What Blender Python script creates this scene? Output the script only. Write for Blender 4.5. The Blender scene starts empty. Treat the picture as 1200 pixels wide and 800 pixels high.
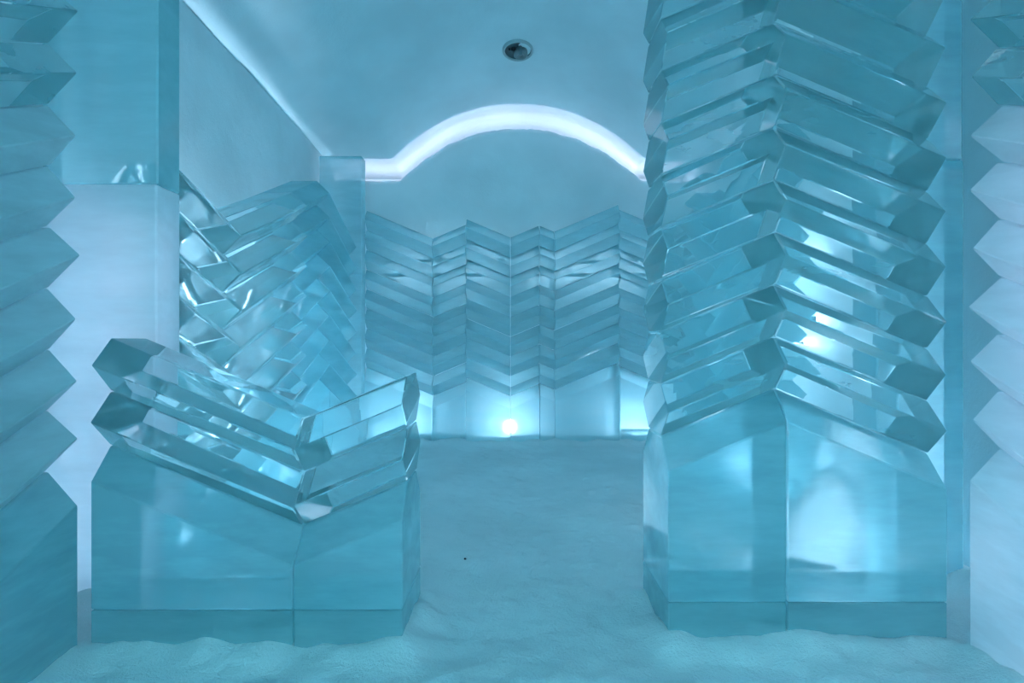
import bpy, bmesh, math, random
from mathutils import Vector, Matrix, noise

random.seed(7)
S = bpy.context.scene
C = S.collection

# ------------------------------------------------------------------ camera
CAM_H = 1.35
F_PX = 700.0
cam_d = bpy.data.cameras.new('camera'); cam = bpy.data.objects.new('camera', cam_d); C.objects.link(cam)
cam_d.sensor_width = 36.0; cam_d.lens = F_PX / 1200.0 * 36.0
cam_d.clip_start = 0.05; cam_d.clip_end = 100
cam.location = (0, 0, CAM_H); cam.rotation_euler = (math.radians(90), 0, 0)
S.camera = cam

# ------------------------------------------------------------------ world: even blue fill light standing in for an unseen hall
W = bpy.data.worlds.new('World'); S.world = W; W.use_nodes = True
bg = W.node_tree.nodes['Background']
WORLD_COL = (0.21, 0.66, 0.80, 1.0); WORLD_STR = 3.4
bg.inputs[0].default_value = WORLD_COL; bg.inputs[1].default_value = WORLD_STR

# strength of the built-in lamps
LAMP_COL = (0.58, 0.80, 1.0)
LAMP_STR = 60.0
COVE_STR = 6.5

S.view_settings.view_transform = 'Standard'; S.view_settings.look = 'None'
S.view_settings.gamma = 1.0; S.view_settings.use_curve_mapping = False
S.view_settings.exposure = 0.80
cy = S.cycles
cy.max_bounces = 14; cy.transmission_bounces = 12; cy.diffuse_bounces = 5; cy.glossy_bounces = 6
cy.transparent_max_bounces = 8
cy.sample_clamp_indirect = 6.0
cy.use_denoising = True

# ------------------------------------------------------------------ materials
def new_mat(name):
    m = bpy.data.materials.new(name); m.use_nodes = True
    nt = m.node_tree; nt.nodes.clear()
    out = nt.nodes.new('ShaderNodeOutputMaterial')
    return m, nt, out

def N(nt, typ, **kw):
    n = nt.nodes.new(typ)
    for k, v in kw.items():
        if k in n.inputs: n.inputs[k].default_value = v
        else: setattr(n, k, v)
    return n

def snow_mat(name, col, scale=9.0, bump=0.35):
    m, nt, out = new_mat(name); L = nt.links.new
    geo = N(nt, 'ShaderNodeNewGeometry')
    n1 = N(nt, 'ShaderNodeTexNoise', Scale=scale, Detail=6.0, Roughness=0.62)
    n2 = N(nt, 'ShaderNodeTexNoise', Scale=scale * 11, Detail=3.0, Roughness=0.7)
    n3 = N(nt, 'ShaderNodeTexNoise', Scale=1.3, Detail=3.0, Roughness=0.5)
    for n in (n1, n2, n3): L(geo.outputs['Position'], n.inputs['Vector'])
    ramp = N(nt, 'ShaderNodeMapRange')
    ramp.inputs['From Min'].default_value = 0.35; ramp.inputs['From Max'].default_value = 0.65
    ramp.inputs['To Min'].default_value = 0.90; ramp.inputs['To Max'].default_value = 1.0
    L(n3.outputs['Fac'], ramp.inputs['Value'])
    mul = N(nt, 'ShaderNodeVectorMath', operation='SCALE'); mul.inputs[0].default_value = col[:3]
    L(ramp.outputs['Result'], mul.inputs['Scale'])
    add = N(nt, 'ShaderNodeMath', operation='ADD')
    L(n1.outputs['Fac'], add.inputs[0])
    sc = N(nt, 'ShaderNodeMath', operation='MULTIPLY'); sc.inputs[1].default_value = 0.35
    L(n2.outputs['Fac'], sc.inputs[0]); L(sc.outputs[0], add.inputs[1])
    b = N(nt, 'ShaderNodeBump', Strength=bump, Distance=0.03); L(add.outputs[0], b.inputs['Height'])
    p = N(nt, 'ShaderNodeBsdfPrincipled', Roughness=0.75)
    p.inputs['Specular IOR Level'].default_value = 0.2
    L(mul.outputs[0], p.inputs['Base Color']); L(b.outputs[0], p.inputs['Normal'])
    L(p.outputs[0], out.inputs['Surface'])
    return m

def ice_mat(name, milk=0.3, rough=0.04, dens=0.55, milk_col=(0.52, 0.90, 0.96), absorb=(0.30, 0.78, 0.90), var=0.25, bump=0.10):
    """clear river ice: refracting body, blue absorption, a milky skin and sawn surface marks"""
    m, nt, out = new_mat(name); L = nt.links.new
    tc = N(nt, 'ShaderNodeTexCoord'); oi = N(nt, 'ShaderNodeObjectInfo')
    off = N(nt, 'ShaderNodeVectorMath', operation='ADD')
    rs = N(nt, 'ShaderNodeMath', operation='MULTIPLY'); rs.inputs[1].default_value = 37.0
    L(oi.outputs['Random'], rs.inputs[0])
    L(tc.outputs['Object'], off.inputs[0]); L(rs.outputs[0], off.inputs[1])
    n1 = N(nt, 'ShaderNodeTexNoise', Scale=3.2, Detail=5.0, Roughness=0.6)
    n2 = N(nt, 'ShaderNodeTexNoise', Scale=2.3, Detail=3.0, Roughness=0.55)
    n3 = N(nt, 'ShaderNodeTexNoise', Scale=34.0, Detail=3.0, Roughness=0.6)
    mp = N(nt, 'ShaderNodeMapping'); mp.inputs['Scale'].default_value = (0.35, 1.0, 1.6)
    L(off.outputs[0], mp.inputs['Vector'])
    for n in (n1, n3): L(mp.outputs[0], n.inputs['Vector'])
    L(off.outputs[0], n2.inputs['Vector'])
    mr = N(nt, 'ShaderNodeMapRange')
    mr.inputs['From Min'].default_value = 0.40; mr.inputs['From Max'].default_value = 0.70
    mr.inputs['To Min'].default_value = max(0.02, milk - var * 0.5); mr.inputs['To Max'].default_value = min(0.98, milk + var)
    L(n1.outputs['Fac'], mr.inputs['Value'])
    hs = N(nt, 'ShaderNodeMath', operation='MULTIPLY'); hs.inputs[1].default_value = 0.12
    L(n3.outputs['Fac'], hs.inputs[0])
    ha = N(nt, 'ShaderNodeMath', operation='ADD'); L(n2.outputs['Fac'], ha.inputs[0]); L(hs.outputs[0], ha.inputs[1])
    b = N(nt, 'ShaderNodeBump', Strength=bump, Distance=0.04); L(ha.outputs[0], b.inputs['Height'])
    g = N(nt, 'ShaderNodeBsdfGlass', IOR=1.31, Roughness=rough); g.inputs['Color'].default_value = (0.98, 1.0, 1.0, 1)
    d = N(nt, 'ShaderNodeBsdfDiffuse'); d.inputs['Color'].default_value = (*milk_col, 1)
    t = N(nt, 'ShaderNodeBsdfTranslucent'); t.inputs['Color'].default_value = (*milk_col, 1)
    L(b.outputs[0], g.inputs['Normal']); L(b.outputs[0], d.inputs['Normal'])
    mk = N(nt, 'ShaderNodeMixShader'); mk.inputs[0].default_value = 0.5
    L(d.outputs[0], mk.inputs[1]); L(t.outputs[0], mk.inputs[2])
    mx = N(nt, 'ShaderNodeMixShader'); L(mr.outputs['Result'], mx.inputs[0])
    L(g.outputs[0], mx.inputs[1]); L(mk.outputs[0], mx.inputs[2])
    L(mx.outputs[0], out.inputs['Surface'])
    va = N(nt, 'ShaderNodeVolumeAbsorption', Density=dens); va.inputs['Color'].default_value = (*absorb, 1)
    L(va.outputs[0], out.inputs['Volume'])
    return m

def plain_mat(name, col, rough=0.5, metal=0.0, emit=None, es=0.0):
    m, nt, out = new_mat(name)
    p = N(nt, 'ShaderNodeBsdfPrincipled', Roughness=rough, Metallic=metal)
    n = N(nt, 'ShaderNodeTexNoise', Scale=40.0, Detail=2.0)
    r = N(nt, 'ShaderNodeMapRange'); r.inputs['To Min'].default_value = 0.8; r.inputs['To Max'].default_value = 1.1
    nt.links.new(n.outputs['Fac'], r.inputs['Value'])
    v = N(nt, 'ShaderNodeVectorMath', operation='SCALE'); v.inputs[0].default_value = col
    nt.links.new(r.outputs['Result'], v.inputs['Scale']); nt.links.new(v.outputs[0], p.inputs['Base Color'])
    if emit:
        p.inputs['Emission Color'].default_value = (*emit, 1); p.inputs['Emission Strength'].default_value = es
    nt.links.new(p.outputs[0], out.inputs['Surface'])
    return m

M_FLOOR = snow_mat('packed_snow_floor', (0.88, 0.95, 0.97), 8.0, 0.7)
M_WALL = snow_mat('snow_wall', (0.78, 0.91, 0.95), 5.0, 0.25)
M_CEIL = snow_mat('snow_vault', (0.74, 0.88, 0.93), 6.0, 0.22)
M_ICE = ice_mat('clear_ice', milk=0.25, rough=0.02, dens=0.32, var=0.06, bump=0.012)
M_BASE = ice_mat('base_ice', milk=0.42, rough=0.16, dens=0.38, var=0.10, bump=0.03)
M_BACK = ice_mat('back_ice', milk=0.46, rough=0.05, dens=0.30, var=0.06, bump=0.012)
M_FROST = ice_mat('frosted_ice', milk=0.74, rough=0.2, dens=0.4, milk_col=(0.82, 0.93, 0.97), var=0.15, bump=0.06)
M_CLEAR = ice_mat('glass_clear_ice', milk=0.15, rough=0.015, dens=0.30, var=0.05, bump=0.012)
M_DEEP = ice_mat('deep_blue_ice', milk=0.34, rough=0.12, dens=1.5, var=0.06, bump=0.02)
M_RIME = ice_mat('rimed_ice', milk=0.88, rough=0.25, dens=0.3, milk_col=(0.88, 0.94, 0.98), var=0.1, bump=0.06)
M_GLOW = ice_mat('back_base_ice', milk=0.42, rough=0.30, dens=0.45, var=0.12, bump=0.04)
M_LENS = plain_mat('lamp_lens', (0.9, 0.95, 1.0), 0.4, 0, LAMP_COL, LAMP_STR)
M_COVE = plain_mat('cove_tube', (0.9, 0.95, 1.0), 0.4, 0, (0.88, 0.82, 1.0), COVE_STR)
M_METAL = plain_mat('grey_metal', (0.22, 0.30, 0.33), 0.45, 0.6)
M_DARK = plain_mat('dark_metal', (0.03, 0.05, 0.06), 0.5, 0.3)
M_GREYP = plain_mat('pale_grey_enamel', (0.45, 0.55, 0.58), 0.4, 0.1)
M_CUP = plain_mat('shaded_cup', (0.10, 0.15, 0.17), 0.45, 0.3)  # dark tone holds the shadow inside the fixture
M_HEAD = plain_mat('grey_spot_head', (0.22, 0.29, 0.31), 0.45, 0.1)
M_PEB = plain_mat('dark_stone', (0.02, 0.02, 0.025), 0.8)

# ------------------------------------------------------------------ helpers
def link(o, parent=None):
    C.objects.link(o)
    if parent: o.parent = parent
    return o

def mesh_from(name, verts, faces, mat, smooth=False):
    me = bpy.data.meshes.new(name); me.from_pydata(verts, [], faces); me.validate(); me.update()
    bm = bmesh.new(); bm.from_mesh(me); bmesh.ops.recalc_face_normals(bm, faces=bm.faces); bm.to_mesh(me); bm.free()
    me.materials.append(mat)
    if smooth:
        for p in me.polygons: p.use_smooth = True
    return me

def bevel_mesh(me, w):
    bm = bmesh.new(); bm.from_mesh(me)
    bmesh.ops.bevel(bm, geom=bm.edges[:], offset=w, segments=1, affect='EDGES', profile=0.5, clamp_overlap=True)
    bmesh.ops.recalc_face_normals(bm, faces=bm.faces)
    bm.to_mesh(me); bm.free()

def obj(name, me, parent=None, loc=(0, 0, 0), rz=0.0):
    o = bpy.data.objects.new(name, me); o.location = loc; o.rotation_euler = (0, 0, rz)
    return link(o, parent)

def tag(o, label, cat, group=None):
    o['label'] = label; o['category'] = cat
    if group: o['group'] = group
    return o

def thing(name, label, cat, loc, group=None):
    o = bpy.data.objects.new(name, None); o.location = loc; o.empty_display_size = 0.1
    link(o); return tag(o, label, cat, group)

def struct(o): o['kind'] = 'structure'; return o

SLOPE = 0.42
FLAT, TIP = 0.26, 0.125

def bar_mesh(L, h, slope, mat, flat=FLAT, tip=TIP, gap=0.003, jit=0.0):
    """hexagonal prism: u along x from 0 to L, upright end cuts, flat top and bottom, ridges front and back"""
    a = flat / 2; b = a + tip
    def sec(u):
        z = slope * u
        j = lambda: random.uniform(-jit, jit)
        return [(u, -a + j(), z + h - gap), (u, -b + j(), z + h / 2 + j()), (u, -a + j(), z + gap),
                (u, a + j(), z + gap), (u, b + j(), z + h / 2 + j()), (u, a + j(), z + h - gap)]
    v = sec(gap) + sec(L - gap)
    f = [tuple(range(6)), tuple(range(6, 12))] + [(i, (i + 1) % 6, (i + 1) % 6 + 6, i + 6) for i in range(6)]
    me = mesh_from('bar', v, f, mat); bevel_mesh(me, 0.0045)
    return me

def base_mesh(L, zt0, slope, h, mat, zb=0.0, flat=FLAT, tip=TIP, gap=0.003):
    a = flat / 2; b = a + tip
    def sec(u):
        zt = zt0 + slope * u - gap
        return [(u, -b, zb), (u, -b, zt - h * 0.55), (u, -a, zt), (u, a, zt), (u, b, zt - h * 0.55), (u, b, zb)]
    v = sec(gap) + sec(L - gap)
    f = [tuple(range(6)), tuple(range(6, 12))] + [(i, (i + 1) % 6, (i + 1) % 6 + 6, i + 6) for i in range(6)]
    me = mesh_from('base_block', v, f, mat); bevel_mesh(me, 0.005)
    return me

def box_mesh(x0, x1, y0, y1, z0, z1, mat, bev=0.004, name='block'):
    v = [(x, y, z) for x in (x0, x1) for y in (y0, y1) for z in (z0, z1)]
    f = [(0, 1, 3, 2), (4, 5, 7, 6), (0, 1, 5, 4), (2, 3, 7, 6), (0, 2, 6, 4), (1, 3, 7, 5)]
    me = mesh_from(name, v, f, mat)
    if bev: bevel_mesh(me, bev)
    return me

def wing(root, o, rz, L, z0, h, n, slope, mat, base_mat=None, foot=0.19, jit=0.004, variants=3, base_z=0.0, top_mat=None, top_from=99, flat=FLAT):
    """one wing of a chevron stack: n bars on a base block; o = (x, y) offset of the joint from the root,
    z0 = height of the lowest bar's underside at the joint"""
    ms = [bar_mesh(L, h, slope, mat, flat=flat, jit=jit) for _ in range(variants)]
    tops = [bar_mesh(L, h, slope, top_mat, flat=flat, jit=jit) for _ in range(2)] if top_mat else []
    for k in range(n):
        c, s = math.cos(rz), math.sin(rz); dv = random.uniform(-0.006, 0.006)
        obj('bar', ms[k % variants] if k < top_from else tops[k % 2], root, (o[0] - s * dv, o[1] + c * dv, z0 + k * h), rz)
    if base_mat:
        if foot:
            obj('base_block', base_mesh(L, z0, slope, h, base_mat, zb=foot + 0.004), root, (o[0], o[1], 0), rz)
            b = FLAT / 2 + TIP
            obj('footing_block', box_mesh(0.003, L - 0.003, -b, b, base_z, foot, base_mat, 0.005, 'footing_block'), root, (o[0], o[1], 0), rz)
        else:
            obj('base_block', base_mesh(L, z0, slope, h, base_mat, zb=base_z, flat=flat), root, (o[0], o[1], 0), rz)

PI = math.pi
HD = FLAT / 2 + TIP     # half depth of a bar

# ------------------------------------------------------------------ the setting
WX = 2.5; ZS = 3.96; YE = 8.0; YB = 9.05; Y0 = -1.1
BASES = []              # (x0,x1,y0,y1) footprints for the snow banks

def end_sec(x):
    return max(3.74 + 0.03 * abs(x), 4.53 - 0.80 * (abs(x - 0.05) / (1.72 if x < 0.05 else 1.80)) ** 2.25)
def front_sec(x):
    t = min(1.0, abs(x) / WX)
    return ZS + (5.0 - ZS) * (1 - t ** 2.1)
def sm(t): t = max(0.0, min(1.0, t)); return t * t * (3 - 2 * t)
def ceil_z(x, y):
    t = max(0.0, min(1.0, (y - 4.4) / (YE - 4.4))); t = t ** 1.6
    a, b = front_sec(x), end_sec(x)
    z = a + (b - a) * t
    z += 0.018 * noise.noise(Vector((x * 1.3, y * 1.3, 3.0))) * (1 if y < YE else 0.4)
    return z

def make_ceiling():
    ys = [Y0 + i * 0.12 for i in range(int((YE - Y0) / 0.12) + 1)]
    if ys[-1] < YE - 0.02: ys.append(YE)
    xs = [-2.62 + i * 5.24 / 96 for i in range(97)]
    rows = [[(x, y, ceil_z(x, y)) for x in xs] for y in ys]
    # rounded lip, then the cove behind it
    for dy, dz in ((0.02, 0.004), (0.045, 0.02), (0.062, 0.045), (0.075, 0.075), (0.11, 0.095), (0.2, 0.10), (0.45, 0.09), (0.75, 0.06), (1.05, 0.0)):
        rows.append([(x, YE + dy, ceil_z(x, YE) + dz) for x in xs])
    nx = len(xs); v = [p for r in rows for p in r]
    f = [(j * nx + i, j * nx + i + 1, (j + 1) * nx + i + 1, (j + 1) * nx + i) for j in range(len(rows) - 1) for i in range(nx - 1)]
    me = mesh_from('ceiling', v, f, M_CEIL, True)
    o = struct(obj('ceiling', me))
    md = o.modifiers.new('thick', 'SOLIDIFY'); md.thickness = 0.25; md.offset = -1.0
    # make sure it thickens upward
    if me.polygons[0].normal.z > 0: md.offset = 1.0
    return o

def wall_side(name, x, sgn):
    ny, nz = 90, 36; v = []
    for j in range(nz + 1):
        for i in range(ny + 1):
            y = Y0 + (YB + 0.15 - Y0) * i / ny; z = -0.1 + (ZS + 0.24) * j / nz
            n = noise.noise(Vector((y * 1.1, z * 1.1, 7.0 * sgn))) * 0.02
            lip = -0.03 * sm((z - ZS + 0.16) / 0.1)
            v.append((x - sgn * (n + 0.0) + sgn * lip * -1, y, z))
    f = [(j * (ny + 1) + i, j * (ny + 1) + i + 1, (j + 1) * (ny + 1) + i + 1, (j + 1) * (ny + 1) + i) for j in range(nz) for i in range(ny)]
    me = mesh_from(name, v, f, M_WALL, True); o = struct(obj(name, me))
    md = o.modifiers.new('thick', 'SOLIDIFY'); md.thickness = 0.3
    md.offset = 1.0 if me.polygons[0].normal.x * sgn > 0 else -1.0
    return o

def panel_top(x):
    z = max(3.60 + 0.02 * noise.noise(Vector((x * 3, 0, 0))), 4.33 - 0.72 * (abs(x - 0.07) / (1.63 if x < 0.07 else 1.74)) ** 2.2)
    return z + 0.018 * noise.noise(Vector((x * 5.0, 1.0, 2.0))) + 0.01 * noise.noise(Vector((x * 17.0, 1.0, 2.0)))

def make_back_panel():
    y0, y1 = 8.34, 8.50; nx = 140; v = []; ring = []
    xs = [-2.5 + 5.0 * i / nx for i in range(nx + 1)]
    prof = []
    for x in xs:
        t = panel_top(x)
        zs = [-0.1, 1.0, 2.0, 3.0, t - 0.16, t - 0.06, t - 0.02, t]
        ds = [0, 0, 0, 0, 0, 0.004, 0.016, 0.045]
        col = [(x, y0 + d + 0.012 * noise.noise(Vector((x * 2, z * 2, 0.5))), z) for z, d in zip(zs, ds)]
        col += [(x, y1 - 0.02, t), (x, y1, t - 0.05), (x, y1, -0.1)]
        prof.append(col)
    m = len(prof[0]); v = [p for c in prof for p in c]
    f = [(i * m + k, i * m + k + 1, (i + 1) * m + k + 1, (i + 1) * m + k) for i in range(nx) for k in range(m - 1)]
    f.append(tuple(range(m))); f.append(tuple(nx * m + k for k in range(m)))
    f += [(i * m, i * m + m - 1, (i + 1) * m + m - 1, (i + 1) * m) for i in range(nx)]
    return struct(obj('wall_back', mesh_from('wall_back', v, f, M_WALL, True)))

def floor_z(x, y):
    z = 0.02 * noise.noise(Vector((x * 1.6, y * 1.6, 0))) + 0.012 * noise.noise(Vector((x * 6, y * 6, 4))) + 0.009 * noise.noise(Vector((x * 14, y * 14, 9)))
    z += 0.07 * sm((y - 3.0) / 4.0)
    bank = 0.0
    for x0, x1, y0, y1 in BASES:
        dx = max(x0 - x, 0, x - x1); dy = max(y0 - y, 0, y - y1); d = math.hypot(dx, dy)
        k = 0.075 * math.exp(-(d / 0.11) ** 2) * (0.75 + 0.6 * noise.noise(Vector((x * 5, y * 5, 2))))
        bank = max(bank, k)
    d = WX - abs(x)
    bank = max(bank, 0.12 * math.exp(-(max(d, 0) / 0.22) ** 2))
    return z + bank + 0.55 * math.exp(-(((x - 2.05) / 0.28) ** 2 + ((y - 3.98) / 0.26) ** 2))  # last term: snow mound added to catch lamplight behind the gabled stack

def make_floor():
    nx, ny = 240, 460; v = []
    for j in range(ny + 1):
        for i in range(nx + 1):
            x = -2.65 + 5.3 * i / nx; y = Y0 + (YB + 0.2 - Y0) * j / ny
            v.append((x, y, floor_z(x, y)))
    f = [(j * (nx + 1) + i, j * (nx + 1) + i + 1, (j + 1) * (nx + 1) + i + 1, (j + 1) * (nx + 1) + i) for j in range(ny) for i in range(nx)]
    return struct(obj('floor', mesh_from('floor', v, f, M_FLOOR, True)))

# ------------------------------------------------------------------ ice sculptures
# low bench on the left: two V-shaped bars on a notched base
bx, by, bz = -0.945, 2.575 + HD, 0.517
r = thing('ice_bench', 'low ice bench of two stacked V-shaped bars on a notched base left of the path', 'ice bench', (bx, by, 0))
wing(r, (0, 0), PI, 0.875, bz, 0.243, 2, SLOPE, M_CLEAR, M_BASE, jit=0.003)
wing(r, (0, 0), 0.0, 0.475, bz, 0.243, 2, SLOPE, M_CLEAR, M_BASE, jit=0.003)
BASES.append((bx - 0.875, bx + 0.475, by - HD, by + HD))

# tall gabled stack on the right
rx, ry, rz_ = 1.22, 2.65 + HD, 1.13
r = thing('ice_sculpture', 'tall gabled stack of clear hexagonal ice bars on two upright blocks, right of the path', 'ice sculpture', (rx, ry, 0))
wing(r, (0, 0), PI, 0.53, rz_, 0.243, 10, -SLOPE, M_ICE, M_BASE)
wing(r, (0, 0), 0.0, 0.715, rz_, 0.243, 10, -SLOPE, M_ICE, M_BASE)
BASES.append((rx - 0.53, rx + 0.715, ry - HD, ry + HD))

# stacks along the side walls at the picture's edges, bars running towards the viewer and downwards
ESL = 0.45
r = thing('ice_stack', 'frosted bar stack at the left edge with ridges pointing right, beside the pale pillar', 'ice sculpture', (-1.85 - HD, 2.55, 0), 'bar stacks flanking the entrance')
wing(r, (0, 0), -PI / 2, 1.25, 0.80, 0.26, 10, -ESL, M_FROST, M_BASE, foot=0, jit=0.010, base_z=0.0, top_mat=M_ICE, top_from=6)
BASES.append((-1.85 - 2 * HD, -1.85, 1.3, 2.55))
r = thing('ice_stack', 'frosted bar stack at the right edge with pointed ridges facing left, beside the gabled stack', 'ice sculpture', (1.95 + HD - 0.06, 2.55, 0), 'bar stacks flanking the entrance')
wing(r, (0, 0), -PI / 2, 1.25, 0.90, 0.243, 10, -ESL, M_RIME, M_FROST, foot=0, jit=0.012, base_z=0.0, top_mat=M_ICE, top_from=6, flat=0.14)
BASES.append((1.95, 1.95 + 2 * HD, 1.3, 2.55))

# V stacks against the left wall
def wall_stack(px, py, ang, L0, L1, z0, n, label, mat, sl=SLOPE):
    r = thing('ice_wall_stack', label, 'ice sculpture', (px, py, 0), 'chevron stacks along the left wall')
    wing(r, (0, 0), PI + ang, L0, z0, 0.243, n, sl, mat, M_BACK, foot=0)
    wing(r, (0, 0), ang, L1, z0, 0.243, n, sl, mat, M_BACK, foot=0)
    return r
wall_stack(-2.02, 3.92, PI / 2 - 0.10, 0.48, 0.98, 0.46, 7, 'V-patterned bar stack on the left wall directly behind the bench and pale pillar', M_CLEAR)
wall_stack(-2.06, 5.92, PI / 2 - 0.02, 0.95, 0.95, 1.00, 8, 'far gabled bar stack on the left wall, nearest the lit arch', M_BACK, -SLOPE)
BASES.append((-2.3, -1.75, 3.3, 6.9))
r = thing('ice_wall_stack', 'V-patterned bar stack on the right wall, hidden behind the gabled stack', 'ice sculpture', (2.06, 5.6, 0))
wing(r, (0, 0), -PI / 2, 0.95, 0.50, 0.243, 9, SLOPE, M_BACK, M_BACK, foot=0)
wing(r, (0, 0), PI / 2, 0.95, 0.50, 0.243, 9, SLOPE, M_BACK, M_BACK, foot=0)

# pillars
def pillar(x0, x1, y0, y1, z1, label, mat, low=None, split=0.6):
    cx, cyy = (x0 + x1) / 2, (y0 + y1) / 2
    r = thing('ice_pillar', label, 'pillar', (cx, cyy, 0), 'upright slab pillars by the walls')
    w = (x1 - x0) / 2; d = (y1 - y0) / 2; zm = z1 * split
    obj('slab', box_mesh(-w, w, -d, d, 0.0, zm - 0.003, low or mat, 0.008, 'slab'), r)
    obj('slab', box_mesh(-w, w, -d + 0.01, d, zm, z1, mat, 0.008, 'slab'), r)
    BASES.append((x0, x1, y0, y1))
pillar(-2.45, -1.845, 3.10, 3.32, 3.90, 'tall pale frosted slab pillar behind the left end of the bench', M_BACK, M_RIME, 0.556)
pillar(1.97, 2.46, 3.25, 3.48, 3.90, 'tall slab pillar behind the gabled stack on the right', M_DEEP)
pillar(-2.36, -1.84, 7.30, 7.50, 3.62, 'frosted slab pillar in the far left corner below the arch shoulder', M_BACK)

# the folded screen across the back: three V units and a half
YBK = 7.4 + HD
def screen(x, l, rr, z0, n, label, dy=0.0, h=0.25):
    r = thing('ice_screen', label, 'ice screen', (x, YBK + dy, 0.0), 'V-patterned screens across the back')
    if l: wing(r, (0, 0), PI, l, z0, h, n, SLOPE, M_BACK, M_GLOW, foot=0, base_z=0.03)
    if rr: wing(r, (0, 0), 0.0, rr, z0, h, n, SLOPE, M_BACK, M_GLOW, foot=0, base_z=0.03)
    BASES.append((x - l, x + rr, YBK + dy - HD, YBK + dy + HD))
screen(-1.00, 0.85, 0.42, 0.66, 8, 'V-patterned ice screen at the back left, below the arch shoulder', 0.06)
screen(-0.02, 0.555, 0.36, 0.66, 8, 'narrow central V-patterned ice screen with a glowing lamp behind its base')
screen(0.535, 0.19, 0.81, 0.74, 8, 'V-patterned ice screen at the back, right of the glowing one', 0.03)
screen(2.12, 0.76, 0.3, 0.72, 8, 'back right ice screen mostly hidden behind the gabled stack', 0.10)

make_floor(); make_ceiling()
wall_side('wall_left', -WX, -1); wall_side('wall_right', WX, 1)
make_back_panel()
# unseen wall behind the camera, its doorway shaped to leave the corners darker
dw, dh = 1.15, 2.15
v = [(-2.8, Y0, -0.1), (-dw, Y0, -0.1), (-dw, Y0, dh), (dw, Y0, dh), (dw, Y0, -0.1), (2.8, Y0, -0.1), (2.8, Y0, 5.3), (-2.8, Y0, 5.3)]
o = struct(obj('wall_front', mesh_from('wall_front', v, [(0, 1, 2, 7), (2, 3, 6, 7), (3, 4, 5, 6)], M_WALL)))
md = o.modifiers.new('thick', 'SOLIDIFY'); md.thickness = 0.25; md.offset = 0
struct(obj('wall_rear', box_mesh(-2.8, 2.8, YB - 0.02, YB + 0.2, -0.1, 4.9, M_WALL, 0.0, 'wall_rear')))

# ------------------------------------------------------------------ lamps
def revolve(name, prof, mat, seg=32, smooth=True):
    v = []; f = []
    for k in range(seg):
        a = 2 * PI * k / seg
        for rr, z in prof: v.append((rr * math.cos(a), rr * math.sin(a), z))
    m = len(prof)
    for k in range(seg):
        k2 = (k + 1) % seg
        for i in range(m - 1): f.append((k * m + i, k * m + i + 1, k2 * m + i + 1, k2 * m + i))
    me = bpy.data.meshes.new(name); me.from_pydata(v, [], f)
    bm = bmesh.new(); bm.from_mesh(me); bmesh.ops.remove_doubles(bm, verts=bm.verts, dist=1e-5)
    bmesh.ops.recalc_face_normals(bm, faces=bm.faces); bm.to_mesh(me); bm.free()
    me.materials.append(mat)
    if smooth:
        for p in me.polygons: p.use_smooth = True
    return me

def flood(loc, rz, tilt, w, h, label, es=LAMP_STR, col=LAMP_COL, disc=False):
    """small LED floodlight: bracket, housing and glowing lens"""
    z = floor_z(loc[0], loc[1]) if loc[2] is None else loc[2]
    r = thing('floodlight', label, 'lamp', (loc[0], loc[1], z), 'floodlights hidden in the ice'); r.rotation_euler = (0, 0, rz)
    obj('bracket', box_mesh(-w * 0.35, w * 0.35, -0.03, 0.03, 0.0, 0.03, M_DARK, 0.003, 'bracket'), r)
    hb = obj('housing', box_mesh(-w / 2 - 0.01, w / 2 + 0.01, 0.0, 0.05, 0.0, h + 0.02, M_METAL, 0.005, 'housing'), r, (0, 0, 0.035)); hb.rotation_euler = (tilt, 0, 0)
    m = M_LENS
    if es != LAMP_STR:
        m = plain_mat('lamp_lens_%g' % es, (0.9, 0.95, 1.0), 0.4, 0, col, es)
    if disc:
        ln = obj('lens', revolve('lens', [(0, 0), (h / 2, 0), (h / 2, 0.006), (0, 0.006)], m, 24), hb, (0, -0.008, h / 2 + 0.01)); ln.rotation_euler = (-PI / 2, 0, 0)
        return r
    ln = obj('lens', box_mesh(-w / 2, w / 2, -0.006, 0.0, 0.01, h + 0.01, m, 0.0, 'lens'), hb, (0, -0.002, 0))
    return r

flood((-0.03, YBK + HD + 0.34, None), 0, -0.05, 0.17, 0.16, 'small round floodlight glowing behind the base of the central screen', 130, (0.75, 0.82, 1.0), True)
flood((1.66, 3.50, None), PI - 0.65, -0.25, 0.28, 0.07, 'floodlight behind the base of the gabled stack', 200)
flood((2.40, 2.0, None), -PI / 2, 0.0, 0.95, 2.1, 'tall fill light panel added between the right edge stack and the wall', 1.0, (0.85, 0.84, 1.0))  # added light, brightens the right edge stack; bars made thinner to fit it
flood((-2.10, 3.365, None), 0, -0.0, 0.30, 1.95, 'tall light panel standing behind the pale pillar on the left', 0.58, (0.85, 0.82, 1.0))

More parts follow.
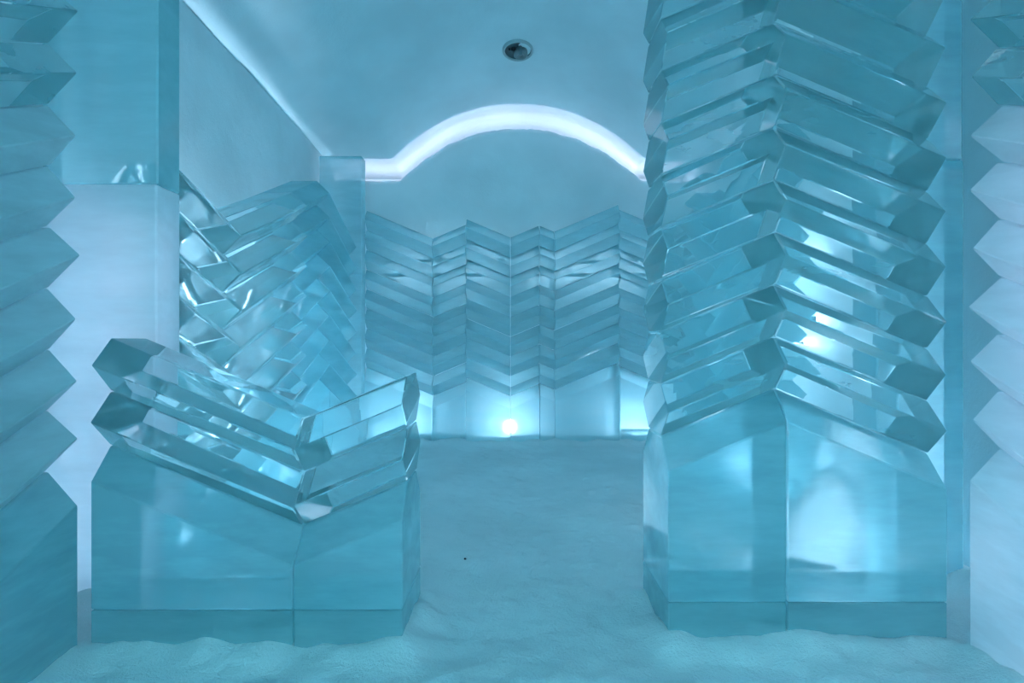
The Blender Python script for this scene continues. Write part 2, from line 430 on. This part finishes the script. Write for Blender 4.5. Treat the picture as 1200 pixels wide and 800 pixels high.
def wash(loc, L, rz, label, es=40.0):
    """long wall-washer: a slim channel with a glowing strip that faces the wall; local x along, local -y towards the wall"""
    r = thing('light_bar', label, 'lamp', loc, 'light bars hidden behind the ice'); r.rotation_euler = (0, 0, rz)
    ch = obj('channel', box_mesh(-L / 2, L / 2, 0.0, 0.02, 0.0, 0.05, M_GREYP, 0.003, 'channel'), r)
    m = plain_mat('strip_%g' % es, (0.9, 0.95, 1.0), 0.4, 0, LAMP_COL, es)
    v = [(-L / 2, 0.0, 0.052), (L / 2, 0.0, 0.052), (L / 2, -0.035, 0.03), (-L / 2, -0.035, 0.03), (-L / 2, -0.002, 0.004), (L / 2, -0.002, 0.004)]
    obj('strip', mesh_from('strip', v, [(0, 1, 2, 3), (3, 2, 5, 4), (0, 3, 4), (1, 5, 2), (0, 4, 5, 1)], m), r)
    if loc[2] > 1.5 and abs(loc[0]) < 2:
        for sx in (-1, 1):
            hh = loc[2] - 0.10
            obj('stand', box_mesh(sx * L * 0.42 - 0.006, sx * L * 0.42 + 0.006, 0.004, 0.016, -hh, -0.001, M_GREYP, 0.0, 'stand'), r)
    return r
for nm, z, es in (('low', 0.15, 45), ('waist-high', 1.40, 75), ('upper', 2.10, 1.8)):
    wash((-2.33, 4.20, z), 1.3, -PI / 2, '%s light bar in the gap behind the near stack on the left wall' % nm, es)
    wash((-2.36, 5.95, z), 1.6, -PI / 2, '%s light bar in the gap behind the far stack on the left wall' % nm, es)
    wash((2.36, 5.6, z), 1.6, PI / 2, '%s fill light bar added in the gap behind the stack on the right wall' % nm, es if z < 2 else 24)  # added to brighten the gabled stack from behind
wash((-1.55, YBK + HD + 0.11, 0.15), 0.6, PI, 'low light bar on the snow behind the back left screen', 34)
wash((1.75, YBK + HD + 0.15, 0.15), 0.7, PI, 'low light bar on the snow behind the back right screen', 24)
wash((-0.95, YBK + HD + 0.20, 2.30), 1.6, PI, 'added high fill light bar on thin stands behind the back left screen', 8)  # both high bars are added to brighten the back wall and vault
wash((1.05, YBK + HD + 0.24, 2.30), 1.8, PI, 'added high fill light bar on thin stands behind the back right screens', 8)

# LED tube hidden behind the rounded top of the back wall
cu = bpy.data.curves.new('cove_light', 'CURVE'); cu.dimensions = '3D'; cu.bevel_depth = 0.02; cu.bevel_resolution = 2
sp = cu.splines.new('POLY'); xs = [-2.4 + 4.8 * i / 60 for i in range(61)]
sp.points.add(60)
for p, x in zip(sp.points, xs): p.co = (x, 8.60, panel_top(x) - 0.10, 1)
tmp = bpy.data.objects.new('tmp', cu); C.objects.link(tmp)
me = bpy.data.meshes.new_from_object(tmp.evaluated_get(bpy.context.evaluated_depsgraph_get())); bpy.data.objects.remove(tmp)
me.materials.clear(); me.materials.append(M_COVE)
cv = thing('cove_light', 'white light tube hidden behind the arched top of the back wall', 'lamp', (0, 8.60, 0))
o = obj('tube', me, cv, (0, -8.60, 0))

# ------------------------------------------------------------------ round fixture in the vault
fy = 5.0
for _ in range(60):
    fx = 7.0 * fy / F_PX; z = ceil_z(fx, fy)
    ypx = 400 - (z - CAM_H) / fy * F_PX
    fy += (ypx - 58) * -0.004
    if abs(ypx - 58) < 0.3: break
dzdy = (ceil_z(fx, fy + 0.1) - ceil_z(fx, fy - 0.1)) / 0.2
rad = 18.0 * fy / F_PX
fix = thing('ceiling_fixture', 'small round grey fixture with a spot head set into the snow vault', 'ceiling fixture', (fx, fy, ceil_z(fx, fy) - 0.015))
fix.rotation_euler = (math.atan(dzdy) * 1.0, 0, 0)
obj('rim', revolve('rim', [(rad * 0.86, 0.03), (rad * 0.86, -0.012), (rad * 0.92, -0.022), (rad, -0.012), (rad * 1.02, 0.03)], M_GREYP, 40), fix)
obj('cup', revolve('cup', [(rad * 0.86, 0.0), (rad * 0.80, 0.012), (rad * 0.5, 0.014), (0.0, 0.014)], M_CUP, 40), fix)
hd = obj('spot_head', revolve('spot_head', [(rad * 0.44, 0.01), (rad * 0.46, -0.045), (rad * 0.36, -0.06), (rad * 0.18, -0.05), (rad * 0.14, -0.02), (0, -0.02)], M_HEAD, 32), fix, (rad * 0.18, rad * 0.12, 0))
obj('socket', revolve('socket', [(rad * 0.14, -0.022), (0, -0.024)], M_DARK, 20), hd)
obj('spout', revolve('spout', [(rad * 0.12, 0.0), (rad * 0.13, -0.1), (rad * 0.08, -0.105), (0, -0.105)], M_METAL, 20), fix, (rad * 0.15, -rad * 0.30, 0.01))
obj('screw_plate', revolve('screw_plate', [(rad * 0.16, 0.012), (rad * 0.15, -0.012), (0, -0.014)], M_DARK, 16), fix, (-rad * 0.30, -rad * 0.12, 0))
obj('screw', revolve('screw', [(rad * 0.07, 0.012), (rad * 0.06, -0.008), (0, -0.01)], M_DARK, 12), fix, (-rad * 0.55, -rad * 0.10, 0))

# dark speck on the path
px, py = 545, 657
yy = CAM_H * F_PX / (py - 400); xx = (px - 600) / F_PX * yy
bm = bmesh.new(); bmesh.ops.create_icosphere(bm, subdivisions=2, radius=0.008)
for v in bm.verts: v.co *= 1 + 0.35 * noise.noise(v.co * 120); v.co.z *= 0.7
me = bpy.data.meshes.new('pebble'); bm.to_mesh(me); bm.free(); me.materials.append(M_PEB)
tag(obj('pebble', me, None, (xx, yy, floor_z(xx, yy) + 0.004)), 'tiny dark pebble lying on the snowy path', 'pebble')
